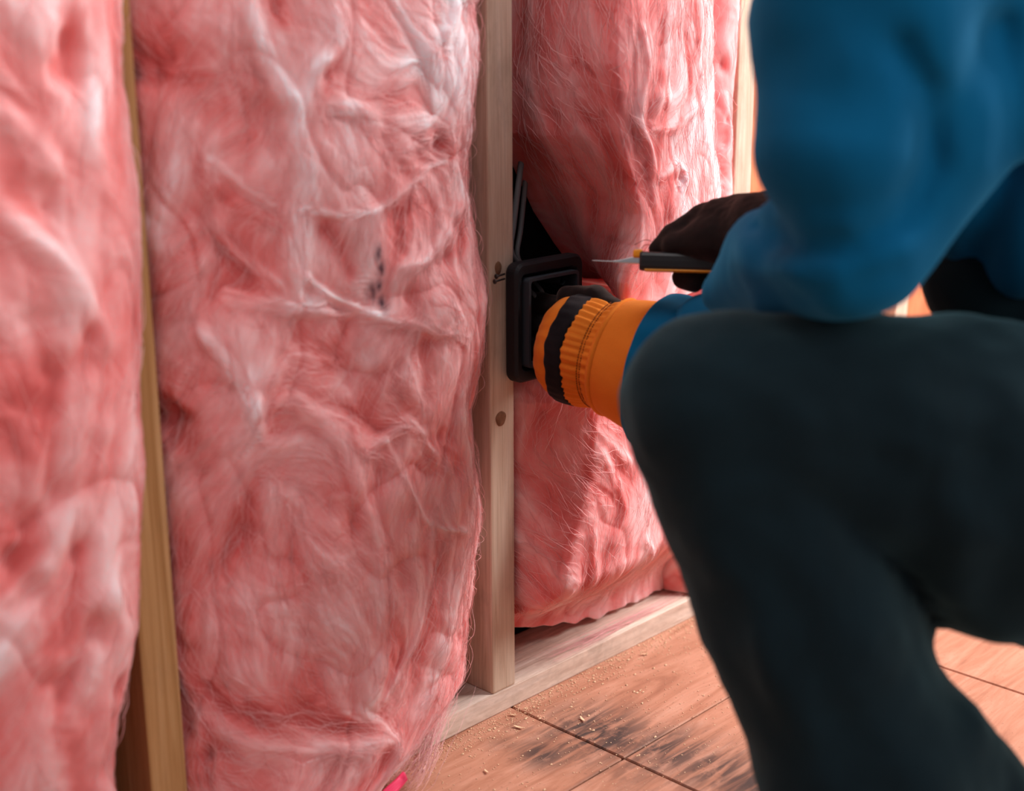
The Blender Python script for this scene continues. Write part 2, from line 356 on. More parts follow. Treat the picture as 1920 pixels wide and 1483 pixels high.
def batt(name, label, prof, zr, nu, nv, ropes=(), holes=(), stains=(), seed=1, amp=1.0, tone0=.45, fibres=1500, yref=-.04, flow=1.0, fib_r=.00022, combed=False, side=None, lift=None):
    """prof(z) -> list of (x, y) section points; the section is swept in z and then carved by wool flow fields"""
    zz = np.linspace(zr[0], zr[1], nv); secs = []
    for z in zz: secs.append(spline(prof(z), nu))
    B = np.array(secs)                                    # nv, nu, 2
    # arc-length re-parametrise each section
    dl = np.linalg.norm(np.diff(B, axis=1), axis=2); cl = np.concatenate([np.zeros((nv, 1)), np.cumsum(dl, 1)], 1)
    for i in range(nv):
        t = np.linspace(0, cl[i, -1], nu); B[i] = np.stack([np.interp(t, cl[i], B[i, :, 0]), np.interp(t, cl[i], B[i, :, 1])], -1)
    U = np.repeat(np.linspace(0, 1, nu)[None], nv, 0)*cl[:, -1:].mean(); Z = np.repeat(zz[:, None], nu, 1)
    X = B[..., 0]; Y = B[..., 1]
    P = np.stack([X, Y, Z], -1)
    du = np.gradient(P, axis=1); dv = np.gradient(P, axis=0)
    N = np.cross(du, dv); N /= np.linalg.norm(N, axis=2, keepdims=True)+1e-12
    # ---- flow angle field
    A = math.pi/2 + flow*(1.5*n2(U*7, Z*5, seed) + .9*n2(U*19, Z*15, seed+1))
    if combed: A = math.pi/2+.12 + .35*n2(U*12, Z*8, seed)
    rope_h = np.zeros_like(X); rope_t = np.zeros_like(X)
    for (pts, w, h, tn) in ropes:
        w = w*1.25; h = h*.62; pw = [on_wall(px, py, yref) for px, py in pts]; pw = spline(np.array(pw), max(8, 6*len(pts)))
        w_ = w/FPX*1.35
        j = n2(U*40, Z*40, seed+3)*w_*.35
        d, g, an = polyblob(X, Z, [tuple(q) for q in pw], w_)
        g = np.exp(-(np.maximum(d+j, 0)/w_)**2)
        rope_h = np.maximum(rope_h, 0)+g*h*.001; rope_t += g*tn
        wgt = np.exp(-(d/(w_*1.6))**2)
        dA = (an-A+math.pi/2) % math.pi - math.pi/2
        A = A+dA*wgt
    # ---- line integral convolution of noise -> fibrous fields at three scales
    du_m = U[0, 1]-U[0, 0]; dz_m = zz[1]-zz[0]
    vx = np.cos(A)*1.0; vz = np.sin(A)
    def lic(src, L, step=.0012):
        acc = src.copy(); cnt = 1
        for sgn in (1, -1):
            fi = np.repeat(np.arange(nv, dtype=np.float32)[:, None], nu, 1); fj = np.repeat(np.arange(nu, dtype=np.float32)[None], nv, 0)
            pvx, pvz = vx, vz
            for k in range(L):
                fj = fj+sgn*pvx*step/du_m; fi = fi+sgn*pvz*step/dz_m
                ii = np.clip(np.rint(fi), 0, nv-1).astype(np.int32); jj = np.clip(np.rint(fj), 0, nu-1).astype(np.int32)
                nvx = vx[ii, jj]; nvz = vz[ii, jj]; s = np.sign(nvx*pvx+nvz*pvz); s[s == 0] = 1
                pvx = nvx*s; pvz = nvz*s
                acc = acc+src[ii, jj]*(1-k/L*.6); cnt += (1-k/L*.6)
        acc = acc/cnt; acc -= acc.mean(); return acc/(acc.std()+1e-9)
    r1 = rng.normal(size=X.shape).astype(np.float32)
    def blur(a, n):
        for _ in range(n):
            a = (a+np.roll(a, 1, 0)+np.roll(a, -1, 0))/3; a = (a+np.roll(a, 1, 1)+np.roll(a, -1, 1))/3
        return a
    rw = np.clip(rope_t*5, 0, 1)
    LfA = lic(blur(r1, 1), 14)
    mid = n2(U*150, Z*150, seed+5)+.5*n2(U*300, Z*300, seed+6); LmA = lic(mid, 14, .0014)
    vx0, vz0 = vx, vz
    A2 = A+(1.1+.6*n2(U*5, Z*5, seed+30))*(1-rw)*(.25 if combed else 1); vx = np.cos(A2); vz = np.sin(A2)
    LfB = lic(blur(rng.normal(size=X.shape).astype(np.float32), 1), 12)
    LmB = lic(n2(U*120, Z*120, seed+35)+.4*n2(U*260, Z*260, seed+36), 12, .0014)
    vx, vz = vx0, vz0
    big = n2(U*60, Z*60, seed+7); Lb = lic(big, 9, .0030); Lw = lic(n2(U*34, Z*34, seed+8), 12, .0045)
    mk = np.clip(.5+1.6*n2(U*24, Z*20, seed+31), 0, 1)
    Lf = LfA*(1-.6*mk)+LfB*mk*.8; Lm = LmA*(1-.8*mk)+LmB*mk
    Lm = np.where(Lm > 0, Lm, Lm*.55)
    # ---- soft lumps, creases
    wx = U+.035*n2(U*9, Z*9, seed+10); wz = Z+.045*n2(U*9, Z*9, seed+11)
    lump = n2(wx*9, wz*6, seed+12)*1.0
    b1 = 1-np.abs(n2(wx*13, wz*8, seed+13))*2.2; b2 = 1-np.abs(n2(wx*27+3, wz*18, seed+14))*2.2
    cre = np.clip(b1, 0, 1)**5; cre2 = np.clip(b2, 0, 1)**4
    bil = np.abs(n2(wx*15, wz*10, seed+15))
    if combed:
        H = .0035*lump+.0006*Lb+.0009*Lm+.00035*Lf+.0015*bil
    else:
        H = .0130*lump+.0050*bil-.0040*cre-.0008*cre2+.0009*Lb+.0011*Lw+.00030*Lm+.00010*Lf
    H = H*amp*.72+rope_h
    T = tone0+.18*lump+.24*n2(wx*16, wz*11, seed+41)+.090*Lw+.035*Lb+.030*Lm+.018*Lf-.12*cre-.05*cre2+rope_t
    if side: T = T+side[1]*(np.arange(nu)/nu < side[0])[None]*1.0  # side face made darker: its shade is put into the tone
    for (px, py, w, dpt) in holes:
        hx, hz = on_wall(px, py, yref); w_ = w/FPX*1.35
        d = np.hypot((X-hx)*1.15, (Z-hz)*.8)+n2(U*45, Z*45, seed+20)*w_*.5
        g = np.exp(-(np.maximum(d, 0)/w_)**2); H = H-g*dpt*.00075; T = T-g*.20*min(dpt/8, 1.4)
    ST = np.zeros_like(X)
    for (px, py, w) in stains:
        hx, hz = on_wall(px, py, yref); w_ = w/FPX*1.35
        d = np.hypot((X-hx), (Z-hz)*.6); ST = np.maximum(ST, np.exp(-(d/w_)**2)*np.clip(.9+.6*Lm+.5*n2(U*120, Z*120, 3), 0, 1))
    ed = np.minimum(np.arange(nu), np.arange(nu)[::-1])/(nu*.05); ed = np.clip(ed, 0, 1)[None]
    P = P+N*(H*(.25+.75*ed))[..., None]
    if lift: P[..., 2] += lift[0]*np.clip((lift[1]-X)/lift[2], 0, 1)*np.clip(1-(Z-zr[0])/.12, 0, 1)**2+.004*n2(X*40, Z*0, seed)*np.clip(1-(Z-zr[0])/.05, 0, 1)
    P[..., 1] = np.minimum(P[..., 1], SD-.002)
    inset = P[..., 1] > .0
    V = P.reshape(-1, 3)
    i = np.arange(nv-1)[:, None]*nu; j = np.arange(nu-1)[None]
    Q = np.stack([i+j, i+j+1, i+nu+j+1, i+nu+j], -1).reshape(-1, 4)
    # close the back, top and bottom
    n0 = len(V); back = np.stack([X, np.full_like(X, SD-.001), Z], -1)
    rimb = []; rimt = []
    bb = P[0].copy(); bb[:, 1] = SD-.001; bt = P[-1].copy(); bt[:, 1] = SD-.001
    V = np.vstack([V, bb, bt])
    jj = np.arange(nu-1)
    Q = np.vstack([Q, np.stack([n0+jj, n0+jj+1, jj+1, jj], -1),
                   np.stack([(nv-1)*nu+jj, (nv-1)*nu+jj+1, n0+nu+jj+1, n0+nu+jj], -1)])
    me = np_mesh(name, V, Q)
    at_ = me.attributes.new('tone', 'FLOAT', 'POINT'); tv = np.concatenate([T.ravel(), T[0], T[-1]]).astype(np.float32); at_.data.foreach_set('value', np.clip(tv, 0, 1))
    as_ = me.attributes.new('stain', 'FLOAT', 'POINT'); sv = np.concatenate([ST.ravel(), ST[0]*0, ST[-1]*0]).astype(np.float32); as_.data.foreach_set('value', sv)
    o = link(name, me, M_INS); tag(o, label, 'insulation', None)
    # ---- loose fibres lying on and lifting off the face
    if fibres:
        NP = 9; F_ = fibres
        a = rng.uniform(.02, .98, F_)*(nv-1); b = rng.uniform(.05, .95, F_)*(nu-1); st = rng.uniform(.0022, .0068, F_)
        lift = np.where(rng.random(F_) < .85, rng.uniform(.0003, .0020, F_), rng.uniform(.002, .008, F_)); curl = rng.normal(size=F_)*.13
        th0 = rng.normal(size=F_)*.45; pv = None; PT = np.empty((F_, NP, 3))
        for q in range(NP):
            ia = np.clip(a, 0, nv-1).astype(int); ib = np.clip(b, 0, nu-1).astype(int)
            PT[:, q] = P[ia, ib]+N[ia, ib]*(lift*math.sin(math.pi*(q+.3)/NP))[:, None]
            cx, cz = vx[ia, ib], vz[ia, ib]
            if pv is None: c_, s_ = np.cos(th0), np.sin(th0); cx, cz = cx*c_-cz*s_, cx*s_+cz*c_
            else:
                sg = np.where(cx*pv[0]+cz*pv[1] < 0, -1, 1); cx = .28*cx*sg+.72*pv[0]; cz = .28*cz*sg+.72*pv[1]
                c_, s_ = np.cos(curl), np.sin(curl); cx, cz = cx*c_-cz*s_, cx*s_+cz*c_; L_ = np.hypot(cx, cz)+1e-9; cx /= L_; cz /= L_
            pv = (cx, cz); b = b+cx*st/du_m; a = a+cz*st/dz_m
            a = np.clip(a, 0, nv-1); b = np.clip(b, nu*.03, nu*.97)
        ok = np.linalg.norm(np.diff(PT, axis=1), axis=2).min(1) > .0004
        PT = PT[ok]; rr = fib_r*rng.uniform(.4, 1.3, len(PT)); prof_ = np.sin(np.linspace(.25, math.pi-.25, NP))
        paths = list(PT); rad = [q*prof_+.00003 for q in rr]
        f = link('loose_fibres', tubes('loose_fibres', paths, rad, 3, False), M_FIB, o); f['kind'] = 'stuff'
    return o

def zline(pts, y):
    w = [on_wall(px, py, y) for px, py in pts]; w.sort(key=lambda q: q[1])
    zs = [q[1] for q in w]; xs_ = [q[0] for q in w]
    return lambda z: float(np.interp(z, zs, xs_))

# main batt, between the yellow stud and the middle stud
mr = zline([(905, -200), (912, 60), (908, 300), (922, 480), (940, 560), (936, 660), (922, 780), (915, 1000), (905, 1180), (893, 1270), (850, 1330), (790, 1390), (758, 1440), (735, 1483)], -.025)
ml = zline([(262, 0), (270, 250), (283, 500), (292, 700), (300, 850), (316, 1050), (330, 1300), (345, 1483)], -.01)
def prof_main(z):
    l = ml(z) if z < .72 else .556; r = mr(z) if z < .72 else .900
    b = .012 if z > .10 else .012+.020*(1-z/.10)
    l = max(l, .553)
    return [(l+.001, .060), (l+.001, .022), (l+.008, -.012), (l+.05, -.036-b*.4), (l+.5*(r-l), -.044-b), (r-.07, -.040-b*.5), (r-.022, -.024), (r, .002), (r-.002, .030), (r-.004, .060)]
ropes_main = [([(585, 425), (615, 455), (640, 510)], 10, -7, -.35), ([(385, 300), (395, 335), (440, 380), (520, 425)], 8, -5, -.25), ([(602, 100), (590, 130), (582, 165)], 10, -5, -.45), ([(275, 112), (330, 140), (400, 148)], 11, -6, -.25),
    ([(752, 372), (735, 420), (728, 460)], 7, -5, -.35), ([(865, 385), (872, 440), (860, 470)], 9, -5, -.40), ([(800, 250), (820, 265), (845, 290)], 9, -6, -.35), ([(350, 770), (372, 800), (378, 860)], 12, -9, -.35), ([(500, 0), (515, 30)], 10, -4, -.4),
    ([(640, 790), (650, 830), (700, 850)], 10, -5, -.2), ([(450, 960), (470, 1000), (460, 1040)], 12, -4, -.2), ([(690, 1020), (696, 1120), (690, 1250)], 7, -5, -.25), ([(400, 1325), (480, 1335), (560, 1345), (680, 1352)], 14, -7, -.3), ([(418, 1380), (424, 1483)], 9, -9, -.3),
    ([(330, 950), (350, 1020), (380, 1080)], 10, -4, -.25), ([(820, 1040), (800, 1120), (830, 1190)], 8, -5, -.25), ([(720, 30), (800, 110), (860, 200)], 85, 2, .30), ([(640, 290), (660, 400), (650, 480)], 45, 1, .12), ([(880, 800), (890, 920)], 30, 1, .12), ([(560, 780), (450, 830), (400, 900)], 60, 2, .08),
    ([(575, 115), (548, 190), (538, 260), (545, 330), (530, 400), (528, 480), (535, 560), (515, 620), (490, 700), (470, 770)], 17, 6, .30),
    ([(455, 0), (475, 80), (500, 140), (520, 175)], 14, 4, .22),
    ([(545, 395), (620, 400), (690, 385), (740, 355), (790, 315), (830, 300)], 5, 3, .28),
    ([(430, 565), (520, 580), (640, 590), (740, 605), (880, 640)], 7, 3, .20),
    ([(430, 545), (560, 575), (680, 585)], 4, 3, .2), ([(560, 520), (620, 560), (720, 600)], 5, 3, .2),
    ([(400, 300), (450, 350), (500, 385)], 5, 3, .18),
    ([(400, 430), (450, 480), (510, 530)], 7, 3, .15),
    ([(370, 250), (362, 330), (345, 400), (330, 470)], 16, 5, .18),
    ([(880, 790), (885, 900), (872, 1000), (850, 1100), (828, 1200), (795, 1290), (760, 1350), (730, 1440)], 20, 5, .26),
    ([(700, 820), (760, 930), (800, 980), (860, 995)], 5, 3, .22),
    ([(680, 830), (740, 790), (800, 840), (850, 900)], 9, 3, .15),
    ([(430, 1385), (520, 1400), (620, 1392), (700, 1378), (725, 1400)], 14, 5, .15),
    ([(330, 880), (342, 960), (335, 1050), (350, 1150)], 10, 4, .12),
    ([(365, 1345), (372, 1400), (368, 1483)], 26, 9, .15),
    ([(660, 930), (690, 1010), (694, 1100), (690, 1250)], 10, 4, .18),
    ([(850, 0), (820, 60), (760, 120), (700, 170), (600, 200)], 16, 3, .16),
    ([(870, 80), (850, 150), (820, 220), (750, 260)], 18, 3, .22), ([(740, 40), (790, 110), (800, 190)], 16, 3, .2),
    ([(640, 200), (700, 230), (770, 215)], 10, 3, .12),
    ([(880, 380), (800, 470), (730, 500)], 10, 4, .10),
    ([(400, 640), (450, 720), (480, 800)], 14, 4, .14),
    ([(560, 760), (620, 820), (640, 900)], 18, 5, .10),
    ([(880, 250), (890, 340), (900, 420)], 8, 3, .16),
    ([(600, 30), (610, 90), (570, 130)], 10, 3, .1), ([(800, 1000), (790, 1100), (760, 1200), (700, 1300)], 7, 3, .16)]
holes_main = [(480, 130, 34, 5), (500, 240, 34, 5), (585, 140, 14, 9), (600, 215, 22, 4), (450, 470, 60, 5), (620, 560, 26, 8), (400, 400, 22, 8), (290, 600, 22, 6), (520, 620, 40, 3), (340, 90, 40, 4), (320, 130, 30, 6), (740, 560, 22, 4), (780, 690, 40, 4), (450, 1100, 60, 5), (560, 1150, 40, 4), (740, 1080, 26, 6), (300, 1230, 26, 6), (420, 1330, 50, 8), (362, 800, 17, 14), (375, 830, 26, 7), (590, 432, 18, 9), (622, 465, 20, 7), (812, 265, 14, 8), (600, 130, 16, 6), (570, 545, 14, 7),
              (330, 130, 22, 6), (470, 1000, 22, 7), (580, 1255, 20, 5), (830, 480, 16, 6), (640, 500, 20, 5), (410, 470, 20, 6), (440, 1010, 20, 5), (345, 990, 18, 6),
              (850, 880, 16, 5), (820, 820, 12, 6), (500, 20, 12, 5), (650, 690, 30, 4), (390, 900, 24, 5), (560, 1340, 40, 6), (480, 1340, 26, 6), (870, 1200, 14, 6), (700, 250, 20, 4),
              (850, 420, 14, 6), (480, 200, 34, 4), (690, 870, 22, 4), (360, 1250, 26, 7), (420, 1440, 10, 10), (600, 940, 20, 4)]
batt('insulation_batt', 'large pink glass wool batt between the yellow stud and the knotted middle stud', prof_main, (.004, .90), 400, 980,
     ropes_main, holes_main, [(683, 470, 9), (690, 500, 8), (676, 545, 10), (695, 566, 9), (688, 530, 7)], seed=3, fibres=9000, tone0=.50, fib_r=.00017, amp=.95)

# left batt
lr = zline([(240, -100), (240, 0), (270, 200), (286, 450), (290, 600), (285, 850), (282, 1000), (276, 1180), (258, 1260), (248, 1400), (240, 1483)], -.03)
def prof_left(z):
    r = lr(z) if z < .72 else .522
    return [(.155, .06), (.155, .02), (.165, -.015), (.22, -.04), (.34, -.052), (.45, -.048), (r-.035, -.038), (r-.006, -.022), (r, -.008), (r-.005, .004), (min(r-.004, .514), .03), (min(r-.004, .514), .06)]
ropes_left = [([(150, 740), (138, 850), (115, 950), (60, 1060), (10, 1110)], 24, 9, .22), ([(230, 740), (200, 900), (190, 1050), (180, 1120)], 26, 6, .12),
              ([(60, 20), (80, 120), (90, 220), (60, 300)], 22, 7, .12), ([(210, 40), (215, 150), (190, 260), (200, 330)], 26, 6, .16), ([(10, 420), (90, 480), (150, 560), (200, 640)], 18, 6, .14),
              ([(0, 200), (40, 240), (70, 300)], 22, 5, .12), ([(180, 1120), (230, 1200), (200, 1350), (180, 1483)], 24, 6, .06), ([(60, 800), (50, 900), (20, 1000)], 16, 6, .08)]
holes_left = [(120, 90, 28, 14), (95, 130, 22, 9), (75, 390, 26, 12), (162, 625, 14, 6), (40, 1080, 34, 14), (12, 1060, 24, 10), (135, 1030, 16, 9), (165, 1175, 18, 14), (105, 1280, 34, 12), (240, 30, 14, 4),
              (50, 640, 40, 7), (30, 980, 26, 10), (120, 700, 30, 5), (230, 1290, 16, 10), (90, 920, 20, 7), (200, 1420, 30, 7)]
batt('insulation_batt', 'blurred pink glass wool batt left of the yellow stud, at the picture edge', prof_left, (.003, .90), 210, 530, ropes_left, holes_left, seed=31, fibres=1000, tone0=.42, fib_r=.0003, amp=.8)

# upper right batt that bulges out of the bay above the box
SK = [(-100, 958, 1168, 1338), (0, 958, 1166, 1338), (120, 958, 1160, 1338), (250, 960, 1170, 1340), (300, 968, 1182, 1342), (340, 985, 1195, 1346), (400, 1012, 1208, 1350), (460, 1050, 1205, 1352), (500, 1080, 1192, 1352), (530, 1110, 1186, 1350)]
zl_ = zline([(b+(0 if a < 270 else 14), a) for a, b, c, d in SK], .05); zrid = zline([(c, a) for a, b, c, d in SK], -.085); zrr = zline([(d, a) for a, b, c, d in SK], -.045)
def prof_ru(z):
    l, c, r = zl_(z), zrid(z), zrr(z)
    l = max(l, .9512)
    return [(l, .070), (l+.004, .040), (l+.25*(c-l), .008), (l+.6*(c-l), -.036), (c-.008, -.078), (c+.008, -.086), (c+.5*(r-c), -.072), (r-.012, -.052), (r, -.035), (r+.003, .0), (r, .055)]
ropes_ru = [([(1228, 140), (1236, 200), (1214, 280)], 11, -5, -.45), ([(1290, 70), (1302, 130), (1300, 170)], 8, -4, -.4), ([(1192, 255), (1212, 300), (1206, 330)], 8, -4, -.35), ([(1240, 250), (1262, 240), (1275, 225)], 7, -4, -.45),
            ([(1215, 340), (1245, 330), (1270, 325)], 6, -4, -.4), ([(1242, 345), (1232, 400)], 10, -5, -.45), ([(1312, 10), (1318, 70), (1310, 110)], 9, -4, -.35), ([(1268, 20), (1258, 60)], 10, -3, -.3), ([(1190, 460), (1170, 500)], 9, -4, -.3),
            ([(1215, 180), (1260, 190), (1290, 170)], 12, 2, .15), ([(1180, 60), (1190, 130), (1175, 220), (1200, 300), (1205, 380)], 9, 4, .22), ([(1250, 30), (1240, 120), (1210, 200)], 14, 4, .18), ([(1300, 60), (1310, 150), (1300, 260), (1280, 340)], 12, 3, .2),
            ([(1165, 230), (1190, 270), (1200, 320)], 8, 4, .16), ([(1200, 240), (1260, 235), (1310, 200)], 8, 5, .2), ([(1330, 0), (1325, 120), (1335, 250)], 10, 3, .2),
            ([(1220, 330), (1260, 310), (1275, 340), (1240, 400)], 9, 4, .18)]
holes_ru = [(1143, 435, 9, 4), (1268, 330, 8, 4)]
batt('insulation_batt', 'pink glass wool batt bulging out of the bay above the black outlet box', prof_ru, (.425, .90), 330, 580, ropes_ru, holes_ru, seed=51, fibres=3200, tone0=.70, side=(.52, -.34), yref=-.07, amp=.5, flow=.55, fib_r=.00018)  # pale front and darker side paint the window light into the tone

# recessed strip of wool behind it, beside the far stud
def prof_rs(z): return [(1.245, .07), (1.250, .03), (1.262, .004), (1.285, -.010), (1.305, -.006), (1.3125, .012), (1.3135, .04), (1.3135, .07)]
batt('insulation_batt', 'narrow strip of pink glass wool set back against the far pale stud', prof_rs, (.03, .90), 90, 580, [([(1362, 180), (1370, 260), (1350, 300)], 8, 4, .2)], [(1362, 120, 14, 6), (1365, 225, 8, 5)], seed=61, fibres=500, tone0=.52, yref=-.01, amp=.5)

# lower right batt, under the box
SL = [(690, 962, 1100, 1330), (740, 964, 1118, 1330), (800, 962, 1126, 1330), (900, 962, 1118, 1330), (1000, 966, 1088, 1322), (1080, 970, 1075, 1312), (1140, 968, 1070, 1300), (1200, 972, 1072, 1275), (1240, 980, 1070, 1240)]
yl_ = zline([(b, a) for a, b, c, d in SL], 0); yrid = zline([(c, a) for a, b, c, d in SL], -.055); yrr = zline([(d, a) for a, b, c, d in SL], -.02)
def prof_rl(z):
    l, c = yl_(z), yrid(z); r = 1.305
    l = max(l, .9512); k = min(1, max(0, (z-.045)/.10)); k = k*k*(3-2*k)
    if z > .33: k *= max(.1, 1-(z-.33)/.06)
    y = lambda v: .035*(1-k)+v*k
    return [(l, .06), (l+.002, y(.02)), (l+.3*(c-l), y(-.008)), (c-.012, y(-.044)), (c+.012, y(-.054)), (c+.4*(r-c), y(-.046)), (r-.05, y(-.024)), (r-.006, y(-.004)), (r+.003, .02), (r+.003, .06)]
ropes_rl = [([(1100, 910), (1130, 925), (1150, 950)], 9, -4, -.3), ([(1180, 1020), (1172, 1070)], 9, -5, -.3), ([(1118, 1080), (1122, 1150)], 9, -4, -.25), ([(1205, 1110), (1212, 1160)], 8, -3, -.25), ([(1075, 1040), (1078, 1100)], 7, -3, -.2), ([(1090, 1000), (1095, 1100), (1085, 1200)], 10, 5, .16), ([(1150, 1050), (1140, 1120), (1150, 1180)], 12, 4, .18), ([(1110, 850), (1140, 900), (1150, 960), (1130, 1010)], 12, 5, .14),
            ([(1100, 800), (1130, 830), (1160, 860)], 10, 4, .2), ([(1200, 1010), (1230, 1060), (1220, 1120)], 10, 4, .15), ([(1060, 1110), (1062, 1215)], 8, 4, .08)]
holes_rl = [(1135, 885, 8, 4)]
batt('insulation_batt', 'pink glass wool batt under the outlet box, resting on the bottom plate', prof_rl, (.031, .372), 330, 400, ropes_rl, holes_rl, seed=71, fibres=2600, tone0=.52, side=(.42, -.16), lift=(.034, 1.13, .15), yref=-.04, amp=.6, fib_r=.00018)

# ------------------------------------------------------------------ signed-distance modelling for the person and gloves
def cone(P, a, b, ra, rb):
    a = np.asarray(a); b = np.asarray(b); ab = b-a; L2 = ab@ab
    t = np.clip(((P-a)@ab)/L2, 0, 1)
    return np.linalg.norm(P-a-t[..., None]*ab, axis=-1)-(ra+(rb-ra)*t)
def ell(P, c, axes, r):
    """ellipsoid; axes 3x3 rows are directions"""
    q = (P-np.asarray(c))@np.asarray(axes).T/np.asarray(r)
    k = np.linalg.norm(q, axis=-1); return (k-1)*min(r)
def smin(a, b, k):
    h = np.clip(.5+.5*(b-a)/k, 0, 1); return b+(a-b)*h-k*h*(1-h)
def sdf_mesh(name, fn, lo, hi, vox, smooth_it=0):
    lo = np.asarray(lo, float); hi = np.asarray(hi, float); n = np.ceil((hi-lo)/vox).astype(int)
    I = np.stack(np.meshgrid(*[np.arange(k) for k in n], indexing='ij'), -1); P = lo+I*vox
    D = np.empty(n, np.float32)
    for s in range(0, n[0], 24): D[s:s+24] = fn(P[s:s+24])
    g = openvdb.FloatGrid(1.0); g.copyFromArray(D)
    V, Q = g.convertToQuads(0.0)
    V = np.asarray(V)*vox+lo; Q = np.asarray(Q)
    return np_mesh(name, V, Q[:, ::-1])
I3 = np.array([CR, CU, CF])

# joints of the crouching worker
J = dict(
    knee=at(1345, 768, .95), hip=at(2330, 960, .99), ankle=at(1790, 1760, .97),
    pel=at(2370, 930, 1.08), lhip=at(2380, 960, 1.2), lknee=np.array([*at(2150, 1600, 1.17)[:2], .082]), lank=np.array([*(at(2150, 1600, 1.17)[:2]+CR[:2]*.40), .080]),
    chest=at(1960, 20, 1.08), neck=at(1830, -330, 1.08), head=at(1700, -560, 1.08),
    rsh=at(1740, -180, .90), relb=at(1640, 400, .90), rwri=at(1418, 462, 1.13),
    lsh=at(1800, -150, 1.28), lelb=at(1490, 590, 1.20), lwri=at(1262, 668, 1.275))
PEOPLE = thing('person', 'crouching worker in blue sweatshirt and dark teal jeans cutting beside the outlet box', 'person', tuple(np.array([J['ankle'][0], J['ankle'][1], 0])))

def body_fn(P):
    j = J
    d = cone(P, j['pel'], j['chest'], .105, .12)
    d = smin(d, cone(P, j['chest'], j['neck'], .11, .05), .05)
    d = smin(d, cone(P, j['neck'], j['head'], .048, .05), .02)
    for a, b, ra, rb in (('hip', 'knee', .078, .050), ('knee', 'ankle', .050, .036), ('lhip', 'lknee', .075, .048), ('lknee', 'lank', .045, .032),
                         ('rsh', 'relb', .040, .022), ('relb', 'rwri', .022, .020), ('lsh', 'lelb', .044, .036), ('lelb', 'lwri', .036, .025)):
        d = smin(d, cone(P, j[a], j[b], ra, rb), .02)
    d = smin(d, cone(P, j['rsh'], j['lsh'], .05, .05), .04)
    # head with face, looking down-left to the hands
    f = -CR*.85-CU*.45+CF*.25; f /= np.linalg.norm(f); s = np.cross(f, CU); s /= np.linalg.norm(s); u = np.cross(s, f)
    h = j['head']+u*.03
    d = smin(d, ell(P, h, np.array([s, f, u]), (.074, .092, .105)), .02)
    d = smin(d, ell(P, h+f*.055-u*.055, np.array([s, f, u]), (.045, .04, .045)), .03)
    d = smin(d, cone(P, h+f*.088+u*.005, h+f*.112-u*.022, .007, .012), .012)
    for k in (-1, 1):
        d = smin(d, ell(P, h+s*k*.076-f*.005-u*.01, np.array([s, f, u]), (.010, .020, .032)), .006)
        c = ell(P, h+s*k*.030+f*.094+u*.008, np.array([s, f, u]), (.016, .012, .010)); d = np.maximum(d, -c) if False else -smin(-d, c, .008)
    return d
hd = J['head']
me = sdf_mesh('body', body_fn, np.min([J[k] for k in J], 0)-.17, np.max([J[k] for k in J], 0)+.17, .0085)
body = world_parent(link('body', me, M_SKIN), PEOPLE)
f_ = -CR*.85-CU*.45+CF*.25; f_ /= np.linalg.norm(f_); s_ = np.cross(f_, CU); s_ /= np.linalg.norm(s_); u_ = np.cross(s_, f_); h_ = hd+u_*.03
FA = np.array([s_, f_, u_])
def hair_fn(P):
    d = ell(P, h_+u_*.012-f_*.010, FA, (.084, .102, .112)); d = np.maximum(d, -((P-(h_))@u_+.015+.0*(P@f_)))
    d = np.maximum(d, -ell(P, h_+f_*.085-u_*.02, FA, (.07, .05, .085)))
    return d+.003*n3(P*np.array([1, 1, 1]), 60, 2)
world_parent(link('hair', sdf_mesh('hair', hair_fn, h_-.16, h_+.16, .005), M_HAIR), PEOPLE)
for k in (-1, 1):
    me = sdf_mesh('eye', lambda P: ell(P, h_+s_*k*.030+f_*.078+u_*.008, FA, (.013, .013, .013)), h_+s_*k*.030+f_*.078+u_*.008-.02, h_+s_*k*.030+f_*.078+u_*.008+.02, .002)
    world_parent(link('eye', me, M_EYE), PEOPLE)
c_ = h_+f_*.092-u_*.05
world_parent(link('mouth', sdf_mesh('mouth', lambda P: smin(ell(P, c_+u_*.004, FA, (.024, .010, .005)), ell(P, c_-u_*.005, FA, (.022, .010, .006)), .002), c_-.035, c_+.035, .002), M_LIP), PEOPLE)

